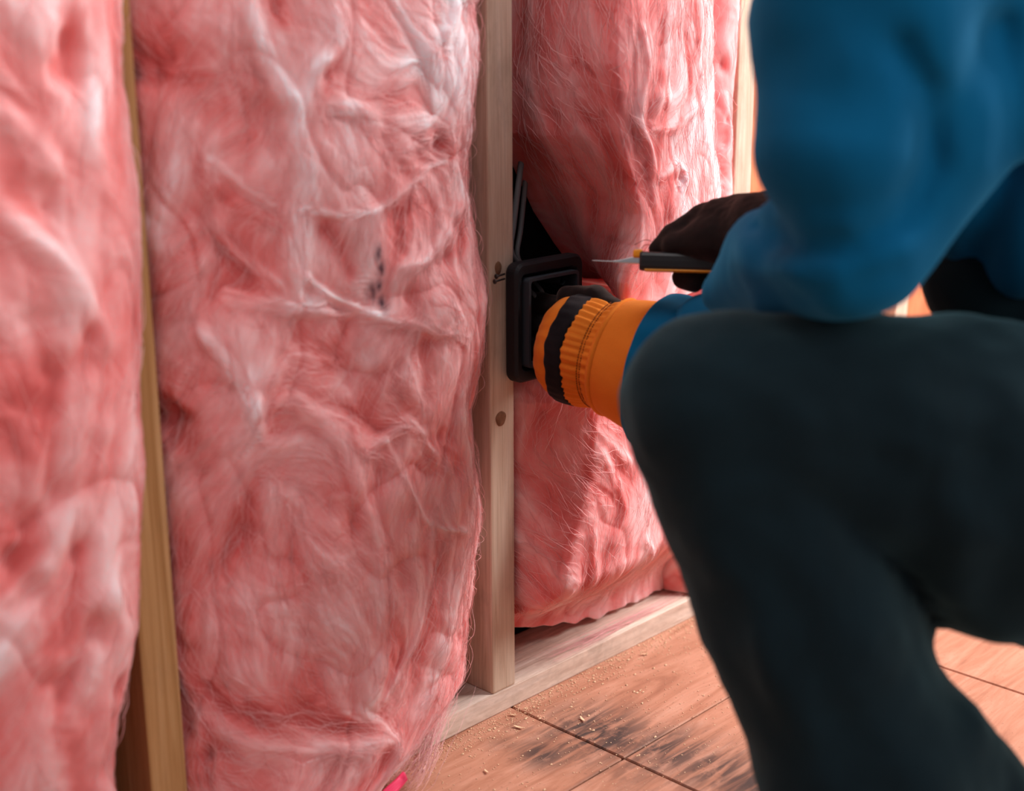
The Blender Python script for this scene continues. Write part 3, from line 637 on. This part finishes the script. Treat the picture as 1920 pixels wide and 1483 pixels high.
# ---- jeans
def jeans_fn(P):
    j = J
    thigh = cone(P, j['knee'], at(1740, 842, .96), .066, .091); thigh = smin(thigh, cone(P, at(1740, 842, .96), at(1920, 906, .965), .091, .108), .02); thigh = smin(thigh, cone(P, at(1920, 906, .965), j['hip'], .108, .125), .03)
    thigh = smin(thigh, cone(P, at(1330, 738, .955), at(1540, 748, .955), .052, .059), .02)
    shin = cone(P, at(1368, 820, .955), at(1528, 1180, .955), .066, .070)
    shin = smin(shin, cone(P, at(1528, 1180, .955), at(1640, 1480, .955), .070, .076), .02)
    shin = smin(shin, cone(P, at(1645, 1480, .955), at(1770, 1690, .965), .078, .072), .02)
    shin = smin(shin, cone(P, at(1570, 1080, .965), at(1565, 1250, .96), .056, .061), .01)
    shin = smin(shin, cone(P, at(1700, 1400, .965), at(1860, 1590, .98), .055, .050), .015)
    d = smin(thigh, shin, .004)
    d = smin(d, cone(P, at(1862, 515, 1.04), at(2100, 600, 1.06), .053, .09), .008)
    d = smin(d, ell(P, j['pel']+CR*.02, I3, (.155, .13, .16)), .03)
    d = smin(d, cone(P, j['lhip'], j['lknee'], .108, .075), .02)
    d = smin(d, cone(P, j['lknee'], j['lank'], .068, .055), .02)
    # folds: long drapes along shin, puckers on the inner knee
    w = n3(P, 14, 4)
    a = (P-at(1300, 820, .95))@(CR*.45-CU*.9)
    b = (P-at(1300, 820, .95))@(CR*.9+CU*.45)
    d = d+.0028*np.sin(b*85+2.5*w+a*10)*np.clip(a*9, 0, 1)+.0035*n3(P, 22, 9)+.0016*n3(P, 48, 3)
    # puckers at the bend of the knee
    for k in range(9):
        c = at(1560+k*46, 775+k*12+6*math.sin(k*2.1), .872); c2 = at(1548+k*46, 835+k*14, .878)
        d = d+.0030*np.exp(-(np.maximum(cone(P, c, c2, .001, .001), 0)/.0075)**2)
    for q0, q1 in (((1420, 735), (1530, 790)), ((1530, 790), (1700, 830)), ((1830, 870), (1960, 905))):
        d = d-.0028*np.exp(-(np.maximum(cone(P, at(*q0, .89), at(*q1, .87), .002, .002), 0)/.010)**2)
    return d
pts = np.array([J[k] for k in ('knee', 'hip', 'ankle', 'pel', 'lhip', 'lknee', 'lank')])
lo = pts.min(0)-.17; hi = pts.max(0)+.2; lo[2] = .012
def jeans_cut(P):
    d = jeans_fn(P)
    d = np.maximum(d, -((P-at(1795, 1725, .97))@(-(CR*.35-CU*.93))*1.0) if False else d)
    return np.maximum(d, .055-P[..., 2]*1.0-.0)if False else d
jm = sdf_mesh('jeans', jeans_cut, lo, hi, .0062)
world_parent(link('jeans', jm, M_JEAN), PEOPLE)

# ---- boots
def boot(g, f, u, sh):
    g = np.array(g, float); f = np.array(f, float); f /= np.linalg.norm(f); u = np.array(u, float); s = np.cross(f, u); fr = np.array([s, f, u])
    def fn(P):
        h = g+u*.058-f*.03
        d = cone(P, h, h+np.array(sh)*.085, .042, .041)
        d = smin(d, cone(P, h, g+u*.048+f*.14, .042, .036), .03)
        d = smin(d, ell(P, g+u*.05+f*.165, fr, (.046, .05, .036)), .02)
        return np.maximum(d, .020-(P-g)@u)
    def fs(P):
        q = (P-g)@u; F_ = P-g-q[..., None]*u
        return np.maximum(np.maximum(cone(F_, -f*.03, f*.17, .044, .048), q-.0225), .0015-q)
    o = world_parent(link('boot', sdf_mesh('boot', fn, g-.30, g+.30, .006), M_BOOT), PEOPLE)
    so = link('sole', sdf_mesh('sole', fs, g-.26, g+.26, .005), M_SOLE); so.parent = o
bf = -CR+CF*.15; bf[2] = 0; bh = np.array([CR[0], CR[1], 0.0])
boot((J['ankle'][0], J['ankle'][1], 0), bf, (0, 0, 1), (0, 0, 1))
boot((J['lank'][0]+bh[0]*.05, J['lank'][1]+bh[1]*.05, .125), bh, (0, 0, -1), -bh)

AX = -CR*.83+CU*.25+CF*.50; AX /= np.linalg.norm(AX)
GB = np.cross(CU, AX); GB /= np.linalg.norm(GB); GU = np.cross(AX, GB)      # GB points to the camera side, GU up
if GB@CF > 0: GB = -GB; GU = np.cross(AX, GB)
if GU@CU < 0: GU = -GU
G0 = at(1215, 688, 1.285)                                                    # centre of the cuff opening
# ---- sweatshirt
def sweat_fn(P):
    j = J
    d = cone(P, at(2330, 420, 1.08), at(1960, 20, 1.08), .165, .165)
    d = smin(d, cone(P, at(1960, 20, 1.08), at(1860, -260, 1.08), .160, .085), .05)
    d = smin(d, cone(P, at(1935, 392, 1.00), at(2200, 400, 1.03), .068, .12), .04)
    d = smin(d, cone(P, j['rsh'], j['lsh'], .085, .080), .05)
    d = smin(d, ell(P, j['neck']+CU*-.01, I3, (.075, .045, .075)), .03)
    # near arm
    up = cone(P, j['rsh'], at(1645, 40, .885), .088, .0775); up = smin(up, cone(P, at(1645, 40, .885), at(1592, 292, .88), .0775, .0585), .02)
    back = cone(P, at(1790, -60, .92), at(1765, 200, .905), .085, .066); back = smin(back, cone(P, at(1765, 200, .905), at(1600, 446, .885), .066, .0475), .02)
    fore = cone(P, at(1598, 445, .885), at(1500, 484, .98), .0460, .040); fore = smin(fore, cone(P, at(1500, 484, .98), at(1430, 480, 1.08), .040, .034), .02)
    fore = smin(fore, cone(P, at(1560, 500, .93), at(1362, 548, 1.12), .036, .019), .02)
    arm = smin(up, smin(back, fore, .02), .004)
    cuff = cone(P, at(1426, 418, 1.12), at(1400, 500, 1.11), .012, .022)
    arm = smin(arm, cuff, .014)
    d = smin(d, arm, .012)
    # far arm, reaching round the knee
    fa = cone(P, j['lsh'], j['lelb'], .072, .058); fa = smin(fa, cone(P, j['lelb'], at(1330, 680, 1.25), .058, .052), .02)
    fa = smin(fa, cone(P, at(1330, 690, 1.25), G0-AX*.03, .062, .066), .01); fa = np.maximum(fa, ((P-G0)@AX)+.050)
    fa = smin(fa, cone(P, at(1300, 600, 1.23), at(1420, 590, 1.15), .018, .03), .02)
    d = smin(d, fa, .01)
    w = n3(P, 9, 6)
    # hanging folds: arc-shaped creases round the elbow, soft waves on the sleeve
    c = at(1560, 150, .87); q = P-c; xr = q@CR; yr = q@CU; rr = np.hypot(xr*1.0, yr*.72)
    d = d+.0028*np.sin(rr*95+2.0*w)*np.clip(1.4-np.abs(q@CF)*6, 0, 1)
    for pl, dep, wd in (([(1428, 430), (1500, 462), (1600, 462), (1690, 410), (1745, 310), (1735, 170), (1690, 90)], .012, .011), ([(1880, 60), (1905, 200), (1890, 330), (1830, 480)], .013, .014),
                        ([(1330, 545), (1420, 548), (1520, 552)], .004, .009), ([(1610, 525), (1680, 505)], .003, .008)):
        D2 = None
        for (a, b) in zip(pl[:-1], pl[1:]):
            zc = .86
            A_ = (P-CP); zz_ = A_@CF; X2 = 960+FPX*(A_@CR)/zz_; Y2 = 741.5-FPX*(A_@CU)/zz_
            ax, ay = a; bx, by = b; t = np.clip(((X2-ax)*(bx-ax)+(Y2-ay)*(by-ay))/((bx-ax)**2+(by-ay)**2), 0, 1)
            dd = np.hypot(X2-ax-t*(bx-ax), Y2-ay-t*(by-ay))/FPX*zc
            D2 = dd if D2 is None else np.minimum(D2, dd)
        near = np.clip((1.02-zz_)/.03, 0, 1)
        d = d+dep*np.exp(-(D2/wd)**2)*near
    d = d+.0035*n3(P, 13, 12)+.0013*n3(P, 34, 5)
    return d
pts = np.array([at(2500, 600, 1.1), at(1250, 700, 1.3), J['neck'], J['rsh'], J['lsh'], at(1500, 400, .8), at(2330, 420, 1.3)])
sm = sdf_mesh('sweatshirt', sweat_fn, pts.min(0)-.15, pts.max(0)+.15, .0062)
world_parent(link('sweatshirt', sm, M_SWEAT), PEOPLE)

# ------------------------------------------------------------------ left glove: orange gauntlet reaching round the box
def ring_surface(name, prof, mat, squash=1.0, pleat=0, pleat_amp=0, n=180, thick=.0016, a0=0, a1=2*math.pi, wav=None):
    """prof: list of (s, r, dv) along AX; pleats modulate the radius"""
    pr = spline(np.array(prof), max(12, len(prof)*6)); m = len(pr)
    full = abs(a1-a0-2*math.pi) < 1e-6
    a = np.linspace(a0, a1, n, endpoint=not full); V = []
    for side in (0, 1):
        for k, (s, r, amp) in enumerate(pr):
            rr = r-side*thick+amp*pleat_amp*(np.sin(a*pleat+1.3*np.sin(a*5))+.5*np.sin(a*pleat*.43+2))
            rr = rr*(1+(squash-1)*np.abs(np.sin(a))**2)+.0012*np.sin(a*3+s*60)
            so = s+(0 if wav is None else wav(a, k/(m-1)))
            V.append(G0+AX*np.asarray(so).reshape(-1, 1)*np.ones((n, 1))+rr[:, None]*(np.cos(a)[:, None]*GU+np.sin(a)[:, None]*GB))
    V = np.concatenate(V); Q = []
    cnt = n if full else n-1
    j = np.arange(cnt); j1 = (j+1) % n
    for k in range(m-1):
        Q.append(np.stack([k*n+j, k*n+j1, (k+1)*n+j1, (k+1)*n+j], -1)); o = m*n
        Q.append(np.stack([o+(k+1)*n+j, o+(k+1)*n+j1, o+k*n+j1, o+k*n+j], -1))
    o = m*n
    Q.append(np.stack([j1, j, o+j, o+j1], -1)); Q.append(np.stack([(m-1)*n+j, (m-1)*n+j1, o+(m-1)*n+j1, o+(m-1)*n+j], -1))
    me = np_mesh(name, V, np.concatenate(Q)); return me
world_parent(link('sleeve_end', ring_surface('sleeve_end', [(-.075, .0660, .2), (-.05, .0710, .6), (-.025, .0735, 1), (-.011, .0720, .5), (-.0085, .0695, 0)], M_SWEAT, .97, 9, .0016, thick=.003), M_SWEAT), PEOPLE)
gl = thing('work_glove', 'orange work glove with a black band and long cuff, reaching into the outlet box', 'glove', tuple(G0))
world_parent(link('cuff', ring_surface('cuff', [(-.030, .0665, 0), (-.010, .0640, 0), (.012, .0600, .0), (.031, .0560, .15), (.035, .0545, .5)], M_ORANGE, .96, 46, .0009), M_ORANGE), gl)
world_parent(link('cuff_hem', ring_surface('cuff_hem', [(.0305, .0568, 0), (.0330, .0578, 0), (.0360, .0560, 0)], M_ORANGE, .96), M_ORANGE), gl)
world_parent(link('ruffled_wrist', ring_surface('ruffled_wrist', [(.034, .0540, .9), (.041, .0530, 1), (.046, .0512, .5), (.051, .0525, 1), (.060, .0535, 1), (.068, .0530, .5)], M_ORANGE, .96, 44, .0011), M_ORANGE), gl)
for s_k, r_k in ((.0445, .0515), (.0475, .0515)):
    a = np.linspace(0, 2*math.pi, 120, endpoint=False); P_ = []
    R_ = []
    paths = []; rads = []
    for i in range(0, 120, 1):
        aa = np.linspace(a[i], a[i]+2*math.pi/120*.62, 4); rr = (r_k+.0006)*(1-.04*np.sin(aa)**2)+.0012*np.sin(aa*3+s_k*60)
        paths.append(G0+AX*s_k+rr[:, None]*(np.cos(aa)[:, None]*GU+np.sin(aa)[:, None]*GB)); rads.append(.0005)
    st = world_parent(link('stitching', tubes('stitching', paths, rads, 4), M_THREAD), gl); st['kind'] = 'stuff'
world_parent(link('black_band', ring_surface('black_band', [(.0645, .0515, 0), (.0665, .0545, 0), (.074, .0545, .4), (.083, .0530, .4), (.0860, .0500, 0)], M_BAND, .96, 30, .0006,
             wav=lambda a, t: .0012*np.sin(a*5)+.0005*np.sin(a*17)), M_BAND), gl)
world_parent(link('hand_back', ring_surface('hand_back', [(.083, .0505, .3), (.092, .0485, .5), (.100, .0430, .6), (.107, .0340, .4), (.112, .0200, .2), (.114, .004, 0)], M_ORANGE, .96, 18, .0010), M_ORANGE), gl)
def lhand(P):
    Cn = G0+AX*.068
    d = ell(P, Cn+AX*.01, np.array([AX, GU, GB]), (.040, .045, .042))
    wall_in = np.array([0, 1.0, 0])
    for k, (o, r, L) in enumerate(((.033, .0105, .040), (.012, .011, .046), (-.010, .0105, .043), (-.030, .0095, .034))):
        a = Cn+AX*.030+GU*o-GB*.012; b = a+AX*.020+wall_in*.018; c = b+wall_in*L*.7+AX*.004; e = c+wall_in*L*.3-AX*.012+CR*.01
        f = smin(smin(cone(P, a, b, r*1.1, r), cone(P, b, c, r, r*.92), .003), cone(P, c, e, r*.92, r*.85), .003)
        d = smin(d, f, .003)
    a = Cn+GU*.040-AX*.02; b = a+AX*.022+GU*.010; c = b+AX*.020+wall_in*.012-GU*.004       # thumb along the top
    d = smin(d, smin(cone(P, a, b, .014, .0125), cone(P, b, c, .0125, .011), .004), .006)
    a = Cn-AX*.060+GU*.036; d = smin(d, cone(P, a, Cn-AX*.012+GU*.041, .013, .013), .006)
    return d+.0007*n3(P, 160, 2)
Cn = G0+AX*.068
world_parent(link('knit_hand', sdf_mesh('knit_hand', lhand, Cn-.12, Cn+.12, .0022), M_GLOVE), gl)

# ------------------------------------------------------------------ right glove holding the knife
rg = thing('work_glove', 'dark brown knit glove closed around the knife handle', 'glove', tuple(at(1400, 450, 1.2)))
def rhand(P):
    a = lambda x, y, z: at(x, y, z)
    d = ell(P, a(1400, 442, 1.215), np.array([-CR*.94-CU*.2+CF*.2, CU, CF]), (.046, .036, .030))
    d = smin(d, cone(P, a(1430, 430, 1.18), a(1520, 470, 1.12), .033, .030), .02)
    # index finger laid along the top of the handle, three segments
    ix = [a(1385, 402, 1.215), a(1318, 412, 1.222), a(1262, 444, 1.224), a(1232, 466, 1.224)]
    for p, q, r0, r1 in zip(ix[:-1], ix[1:], (.0155, .0135, .0110), (.0135, .0115, .0075)): d = smin(d, cone(P, p, q, r0, r1), .004)
    th = [a(1400, 462, 1.185), a(1330, 452, 1.200), a(1262, 462, 1.210)]
    for p, q, r0, r1 in zip(th[:-1], th[1:], (.0195, .0165), (.0165, .0100)): d = smin(d, cone(P, p, q, r0, r1), .010)
    # middle, ring and little finger curl under the handle
    for x, y, z, r in ((1330, 512, 1.232, .0112), (1362, 522, 1.222, .0112), (1392, 530, 1.212, .0100)):
        k = a(x+22, y-105, z+.02); m_ = a(x-18, y-60, z+.030); e = a(x-30, y-2, z+.012); t = a(x-38 if x < 1340 else x-18, y+8, z-.012)
        d = smin(d, smin(smin(cone(P, k, m_, r*1.15, r*1.05), cone(P, m_, e, r*1.05, r), .003), cone(P, e, t, r, r*.92), .003), .003)
    d = smin(d, cone(P, a(1282, 521, 1.222), a(1300, 524, 1.215), .0105, .0115), .002)
    d = d+.0012*np.sin(((P-a(1400, 400, 1.2))@CR)*260)*np.exp(-(np.linalg.norm(P-a(1410, 385, 1.19), axis=-1)/.03)**2)
    return d+.0006*n3(P, 170, 8)
c0 = at(1400, 450, 1.2)
world_parent(link('knit_hand', sdf_mesh('knit_hand', rhand, c0-.13, c0+.13, .0022), M_GLOVE), rg)
paths = []
for (x0, y0, x1, y1, x2, y2) in ((1222, 452, 1208, 450, 1190, 459), (1222, 460, 1210, 459, 1203, 466), (1270, 540, 1268, 544, 1266, 547)):
    paths.append(spline(np.array([at(x0, y0, 1.222), at(x1, y1, 1.222), at(x2, y2, 1.222)]), 8))
lt = world_parent(link('lint_threads', tubes('lint_threads', paths, [.00028]*3, 4), M_FUZZ), rg); lt['kind'] = 'stuff'
# fuzz on the gloves
def fuzz(parent, me_obj, count, lmax, mat):
    me = me_obj.data; n = len(me.vertices); co = np.empty(n*3, np.float32); me.vertices.foreach_get('co', co); co = co.reshape(-1, 3)
    no = np.empty(n*3, np.float32); me.vertex_normals.foreach_get('vector', no); no = no.reshape(-1, 3)
    idx = rng.integers(0, n, count); P_ = []
    for i in idx:
        L = rng.uniform(.3, 1)*lmax; t = rng.normal(size=3)*.6; p = co[i]; q = p+(no[i]+t*.5)*L*.5; r = p+(no[i]*.8+t)*L
        P_.append(np.array([p, q, r]))
    o = world_parent(link('fuzz', tubes('fuzz', P_, [np.array([.00012, .0001, .00005])]*count, 3, False), mat), parent); o['kind'] = 'stuff'
for o_ in (gl, rg):
    for ch in list(o_.children):
        if ch.name.startswith('knit_hand'): fuzz(o_, ch, 2200, .0028, M_FUZZ if False else M_GLOVE)

# ------------------------------------------------------------------ knife
kp = at(1200, 489, 1.214); kr = at(1345, 492, 1.200)
K = kp-kr; K /= np.linalg.norm(K); KU = CU-K*(CU@K); KU /= np.linalg.norm(KU); KS = np.cross(K, KU)
kn = thing('utility_knife', 'thin black utility knife with a yellow slider and narrow steel blade', 'knife', tuple(kr))
def loft(name, secs, mat, parent, nsd=16, p=3.2):
    """secs: (distance along K from kp backwards<0 / forwards>0, up offset, half height, half width)"""
    V = []; a = np.arange(nsd)*2*math.pi/nsd
    for (s, u, hh, hw) in secs:
        ca, sa = np.cos(a), np.sin(a); x = np.sign(ca)*np.abs(ca)**(2/p)*hw; y = np.sign(sa)*np.abs(sa)**(2/p)*hh
        V.append(kp+K*s+KU*(u+y)[:, None]+KS*x[:, None])
    n = len(secs); V = np.concatenate(V); F = []
    for k in range(n-1):
        for j in range(nsd): F.append((k*nsd+j, k*nsd+(j+1) % nsd, (k+1)*nsd+(j+1) % nsd, (k+1)*nsd+j))
    F.append(tuple(range(nsd))[::-1]); F.append(tuple(range((n-1)*nsd, n*nsd)))
    me = bpy.data.meshes.new(name); me.from_pydata([tuple(v) for v in V], [], F); me.update()
    o = link(name, me, mat, None, False); world_parent(o, parent); return o
loft('handle', [(-.115, -.0005, .0078, .006), (-.112, -.0005, .0088, .007), (-.03, -.0005, .0086, .007), (-.002, -.0002, .0086, .0068), (.0, 0, .0080, .0060)], M_KNIFE, kn)
loft('handle_liner', [(-.108, -.0084, .0012, .0062), (-.005, -.0082, .0012, .0062)], M_YEL, kn)
loft('slider', [(-.002, .0062, .0034, .0035), (.0, .0064, .0040, .0040), (.0048, .0062, .0038, .0038), (.0060, .0060, .0030, .0030)], M_YEL, kn)
loft('nose_guide', [(-.002, .0010, .0042, .0016), (.004, .0008, .0036, .0014), (.016, -.0006, .0017, .0008), (.022, -.0010, .0010, .0006)], M_STEEL, kn)
loft('blade', [(.010, -.0008, .0012, .00035), (.022, -.0010, .0011, .00035), (.024, -.0010, .0006, .0003), (.043, -.0006, .00025, .0002)], M_STEEL, kn)

# ------------------------------------------------------------------ outlet box beside the middle stud
bx0, _ = on_wall(967, 600, -.018); bx1 = bx0+.098
_, bz1 = on_wall(967, 496, -.018); _, bz0 = on_wall(967, 722, -.018)
ob = thing('outlet_box', 'black plastic outlet box nailed to the right edge of the middle stud', 'electrical box', (bx0+.04, 0, bz0))
def rrect(cx, cz, hw, hh, r, y, n=6):
    pts = []
    for (sx, sz, a0) in ((1, 1, 0), (-1, 1, 90), (-1, -1, 180), (1, -1, 270)):
        for k in range(n+1):
            a = math.radians(a0+90*k/n); pts.append((cx+sx*(hw-r)+r*math.cos(a), y, cz+sz*(hh-r)+r*math.sin(a)))
    return pts
def frame_mesh(name, loops, cap_last=False):
    n = len(loops[0]); V = [p for l in loops for p in l]; F = []
    for k in range(len(loops)-1):
        for j in range(n): F.append((k*n+j, k*n+(j+1) % n, (k+1)*n+(j+1) % n, (k+1)*n+j))
    if cap_last: F.append(tuple(range((len(loops)-1)*n, len(loops)*n)))
    me = bpy.data.meshes.new(name); me.from_pydata(V, [], F); me.update(); return me
bcx, bcz, hw, hh = (bx0+bx1)/2, (bz0+bz1)/2, (bx1-bx0)/2, (bz1-bz0)/2
icx = bcx; ihw = hw-.0125; ihh = hh-.015
world_parent(link('flange', frame_mesh('flange', [rrect(icx, bcz, ihw-.001, ihh-.001, .004, -.003), rrect(bcx, bcz, hw-.001, hh-.001, .010, -.004), rrect(bcx, bcz, hw, hh, .011, -.006), rrect(bcx, bcz, hw, hh, .011, -.016),
     rrect(bcx, bcz, hw-.0025, hh-.0025, .009, -.019), rrect(icx, bcz, ihw+.004, ihh+.004, .005, -.018), rrect(icx, bcz, ihw, ihh, .004, -.010), rrect(icx, bcz, ihw-.001, ihh-.001, .004, -.003)]), M_BOX, None, False), ob)
world_parent(link('collar', frame_mesh('collar', [rrect(icx, bcz, ihw, ihh, .004, -.012), rrect(icx, bcz, ihw, ihh, .004, -.024), rrect(icx, bcz, ihw-.003, ihh-.003, .003, -.024), rrect(icx, bcz, ihw-.003, ihh-.003, .003, .0)]), M_BOXG, None, False), ob)
world_parent(link('box_body', frame_mesh('box_body', [rrect(icx, bcz, ihw-.004, ihh-.003, .004, -.006), rrect(icx, bcz, ihw-.001, ihh-.001, .004, -.006), rrect(icx, bcz, ihw-.001, ihh-.001, .004, .062), rrect(icx, bcz, ihw-.004, ihh-.003, .004, .060),
     rrect(icx, bcz, ihw-.004, ihh-.003, .004, -.006)]), M_BOX, None, False), ob)
world_parent(link('back_plate', box_mesh('back_plate', (icx-ihw+.002, .058, bcz-ihh+.002), (icx+ihw-.002, .061, bcz+ihh-.002), .001), M_BOX, None, False), ob)
for dz in (-1, 1):
    world_parent(link('screw_boss', tubes('screw_boss', [np.array([(icx+.012, -.0235, bcz+dz*(ihh-.008)), (icx+.012, .02, bcz+dz*(ihh-.008))])], [.0042], 10), M_BOX), ob)
# two nails through the ear into the stud
for q in (0, 1):
    nx, nz = on_wall(948, 514+q*9, -.006)
    p = np.array([nx, -.0045, nz]); tip = p+np.array([-.012-.002*q, -.0015, -.0006])
    n_ = world_parent(link('nail', tubes('nail', [np.array([p, (p+tip)/2, tip, tip-[.0005, 0, 0]])], [np.array([.0010, .0010, .0010, .0004])], 8), M_NAIL), ob)
    h = link('nail_head', tubes('nail_head', [np.array([tip, tip-[.0004, 0, 0], tip-[.0012, 0, 0], tip-[.0013, 0, 0]])], [np.array([.0004, .0024, .0024, .0003])], 10), M_NAIL); h.parent = n_

# cables
def cable(label, pts, r, mat, group, wires=()):
    e = thing('electrical_cable', label, 'cable', tuple(pts[0]), group)
    world_parent(link('sheath', tubes('sheath', [spline(np.array(pts), 30)], [r], 10), mat), e)
    for w in wires: world_parent(link('copper_wire', tubes('copper_wire', [spline(np.array(w), 16)], [.0008], 6), M_COPPER), e)
def wp(px, py, y):
    x, z = on_wall(px, py, y); return (x, y, z)
cable('grey cable dropping behind the stud into the top of the outlet box', [wp(978, 300, .060), wp(972, 345, .055), wp(963, 420, .050), wp(958, 470, .045), wp(975, 500, .045)], .0032, M_CABLE, None)
cable('second grey cable hanging close beside the first above the outlet box', [wp(988, 300, .068), wp(984, 350, .064), wp(976, 430, .060), wp(970, 480, .055), wp(990, 510, .055)], .0028, M_CABLE, None)
cable('grey cable looping down inside the outlet box, bare copper at its end', [wp(988, 540, .012), wp(1004, 556, -.004), wp(1014, 585, -.006), wp(1012, 610, -.004), wp(1000, 620, .0), wp(988, 616, .01)], .0022, M_CABLE, None,
      wires=([wp(999, 578, .002), wp(996, 600, .0), wp(990, 625, .004)],))
cable('shorter grey cable curving beside the glove inside the outlet box', [wp(1003, 530, .012), wp(1014, 543, .0), wp(1022, 560, -.002), wp(1026, 582, .004)], .0022, M_CABLE, None)

# ------------------------------------------------------------------ small things on the floor
def chip_mesh(L, w, t):
    n = 6; V = []; 
    for k in range(n):
        s = k/(n-1)-.5; a = s*random.uniform(.6, 1.4); ww = w*(1-abs(s)*1.1)
        z = t+L*.25*(s*s)*random.uniform(.5, 1.4)
        V += [(s*L, -ww, z), (s*L, ww, z+.0004), (s*L, ww, z+.0004+t*.6), (s*L, -ww, z+t*.6)]
    F = [(3, 2, 1, 0), (n*4-4, n*4-3, n*4-2, n*4-1)]
    for k in range(n-1):
        for j in range(4): F.append((k*4+j, k*4+(j+1) % 4, k*4+4+(j+1) % 4, k*4+4+j))
    me = bpy.data.meshes.new('wood_shaving'); me.from_pydata(V, [], F); me.update(); return me
chips = [(972, 1365, .011, 'curled pale wood shaving nearest the middle stud on the floor'), (912, 1448, .007, 'small pale wood shaving at the bottom of the bare floor'), (1092, 1350, .010, 'dark edged wood shaving above the largest soot smudge'),
         (796, 1443, .008, 'pale wood shaving beside the bottom plate near the pink fluff'), (962, 1342, .008, 'pale wood sliver lying against the bottom plate'), (1208, 1228, .009, 'wood sliver on the clean orange floor by the plate')]
for (px, py, L, lb) in chips:
    x, y = on_floor(px, py); o = link('wood_shaving', chip_mesh(L, L*.16, .0006), M_CHIP, None, False); o.location = (x, y, .0002); o.rotation_euler = (0, 0, random.uniform(0, 3)); tag(o, lb, 'wood shaving', 'wood shavings on the floor')
V = []; F = []
def dust(x, y, r):
    b = len(V); h = r*.5; a = random.uniform(0, 6)
    for k in range(4): V.append((x+r*math.cos(a+k*1.57)*random.uniform(.5, 1.2), y+r*math.sin(a+k*1.57)*random.uniform(.4, 1), 0))
    V.append((x, y, h)); F.extend([(b+k, b+(k+1) % 4, b+4) for k in range(4)])
for _ in range(2600):
    t = random.random()
    if t < .6: x = random.uniform(.72, 1.35); y = -abs(random.gauss(0, .018))-.001
    else: x = random.uniform(.75, 1.2); y = -random.uniform(0, .22)
    dust(x, y, random.uniform(.0004, .0013) if random.random() < .93 else random.uniform(.0013, .0024))
me = bpy.data.meshes.new('sawdust'); me.from_pydata(V, [], F); o = link('sawdust', me, M_CHIP, None, False); o['kind'] = 'stuff'; tag(o, 'fine pale sawdust scattered along the foot of the bottom plate', 'sawdust')

# wisps of wool on the plate and a pink plastic strip
def wisp(label, pts, n, spread, r, name='wool_wisp'):
    P_ = []; R_ = []
    base = spline(np.array(pts), 14)
    for _ in range(n):
        o = rng.normal(size=3)*spread; o2 = rng.normal(size=3)*spread; t = np.linspace(0, 1, 14)[:, None]
        q = base+o*(1-t)+o2*t+rng.normal(size=(14, 3))*spread*.12; q[:, 2] = np.maximum(q[:, 2], min(p[2] for p in pts)-.0005)
        P_.append(q); R_.append(r*np.sin(np.linspace(.3, 2.85, 14)))
    o = link(name, tubes(name, P_, R_, 3, False), M_FIB, None); o['kind'] = 'stuff'; tag(o, label, 'insulation'); return o
wisp('thin pink wool wisp stretched along the top of the bottom plate', [(1.01, .012, .028), (1.08, .010, .029), (1.16, .012, .028), (1.24, .010, .03)], 26, .007, .00022)
wisp('tangle of pink wool fraying over the plate at the corner of the main batt', [(.83, -.02, .065), (.80, -.035, .045), (.775, -.045, .022), (.752, -.045, .006)], 90, .009, .00022)
x0, y0 = on_floor(728, 1500); P_ = []
for k in range(4):
    a = at(757+k*1.5, 1450+k*3, 1.245-k*.002); b = at(742+k*3, 1466+k*2, 1.235); c = at(722+k*4, 1484+k*2, 1.225); e = at(690+k*4, 1520, 1.21)
    P_.append(spline(np.array([a, b, c, e]), 10))
o = link('plastic_strip', tubes('plastic_strip', P_, [.0022]*4, 6), M_TAPE); tag(o, 'hot pink plastic strip poking from under the main batt at the bottom edge', 'plastic strip')
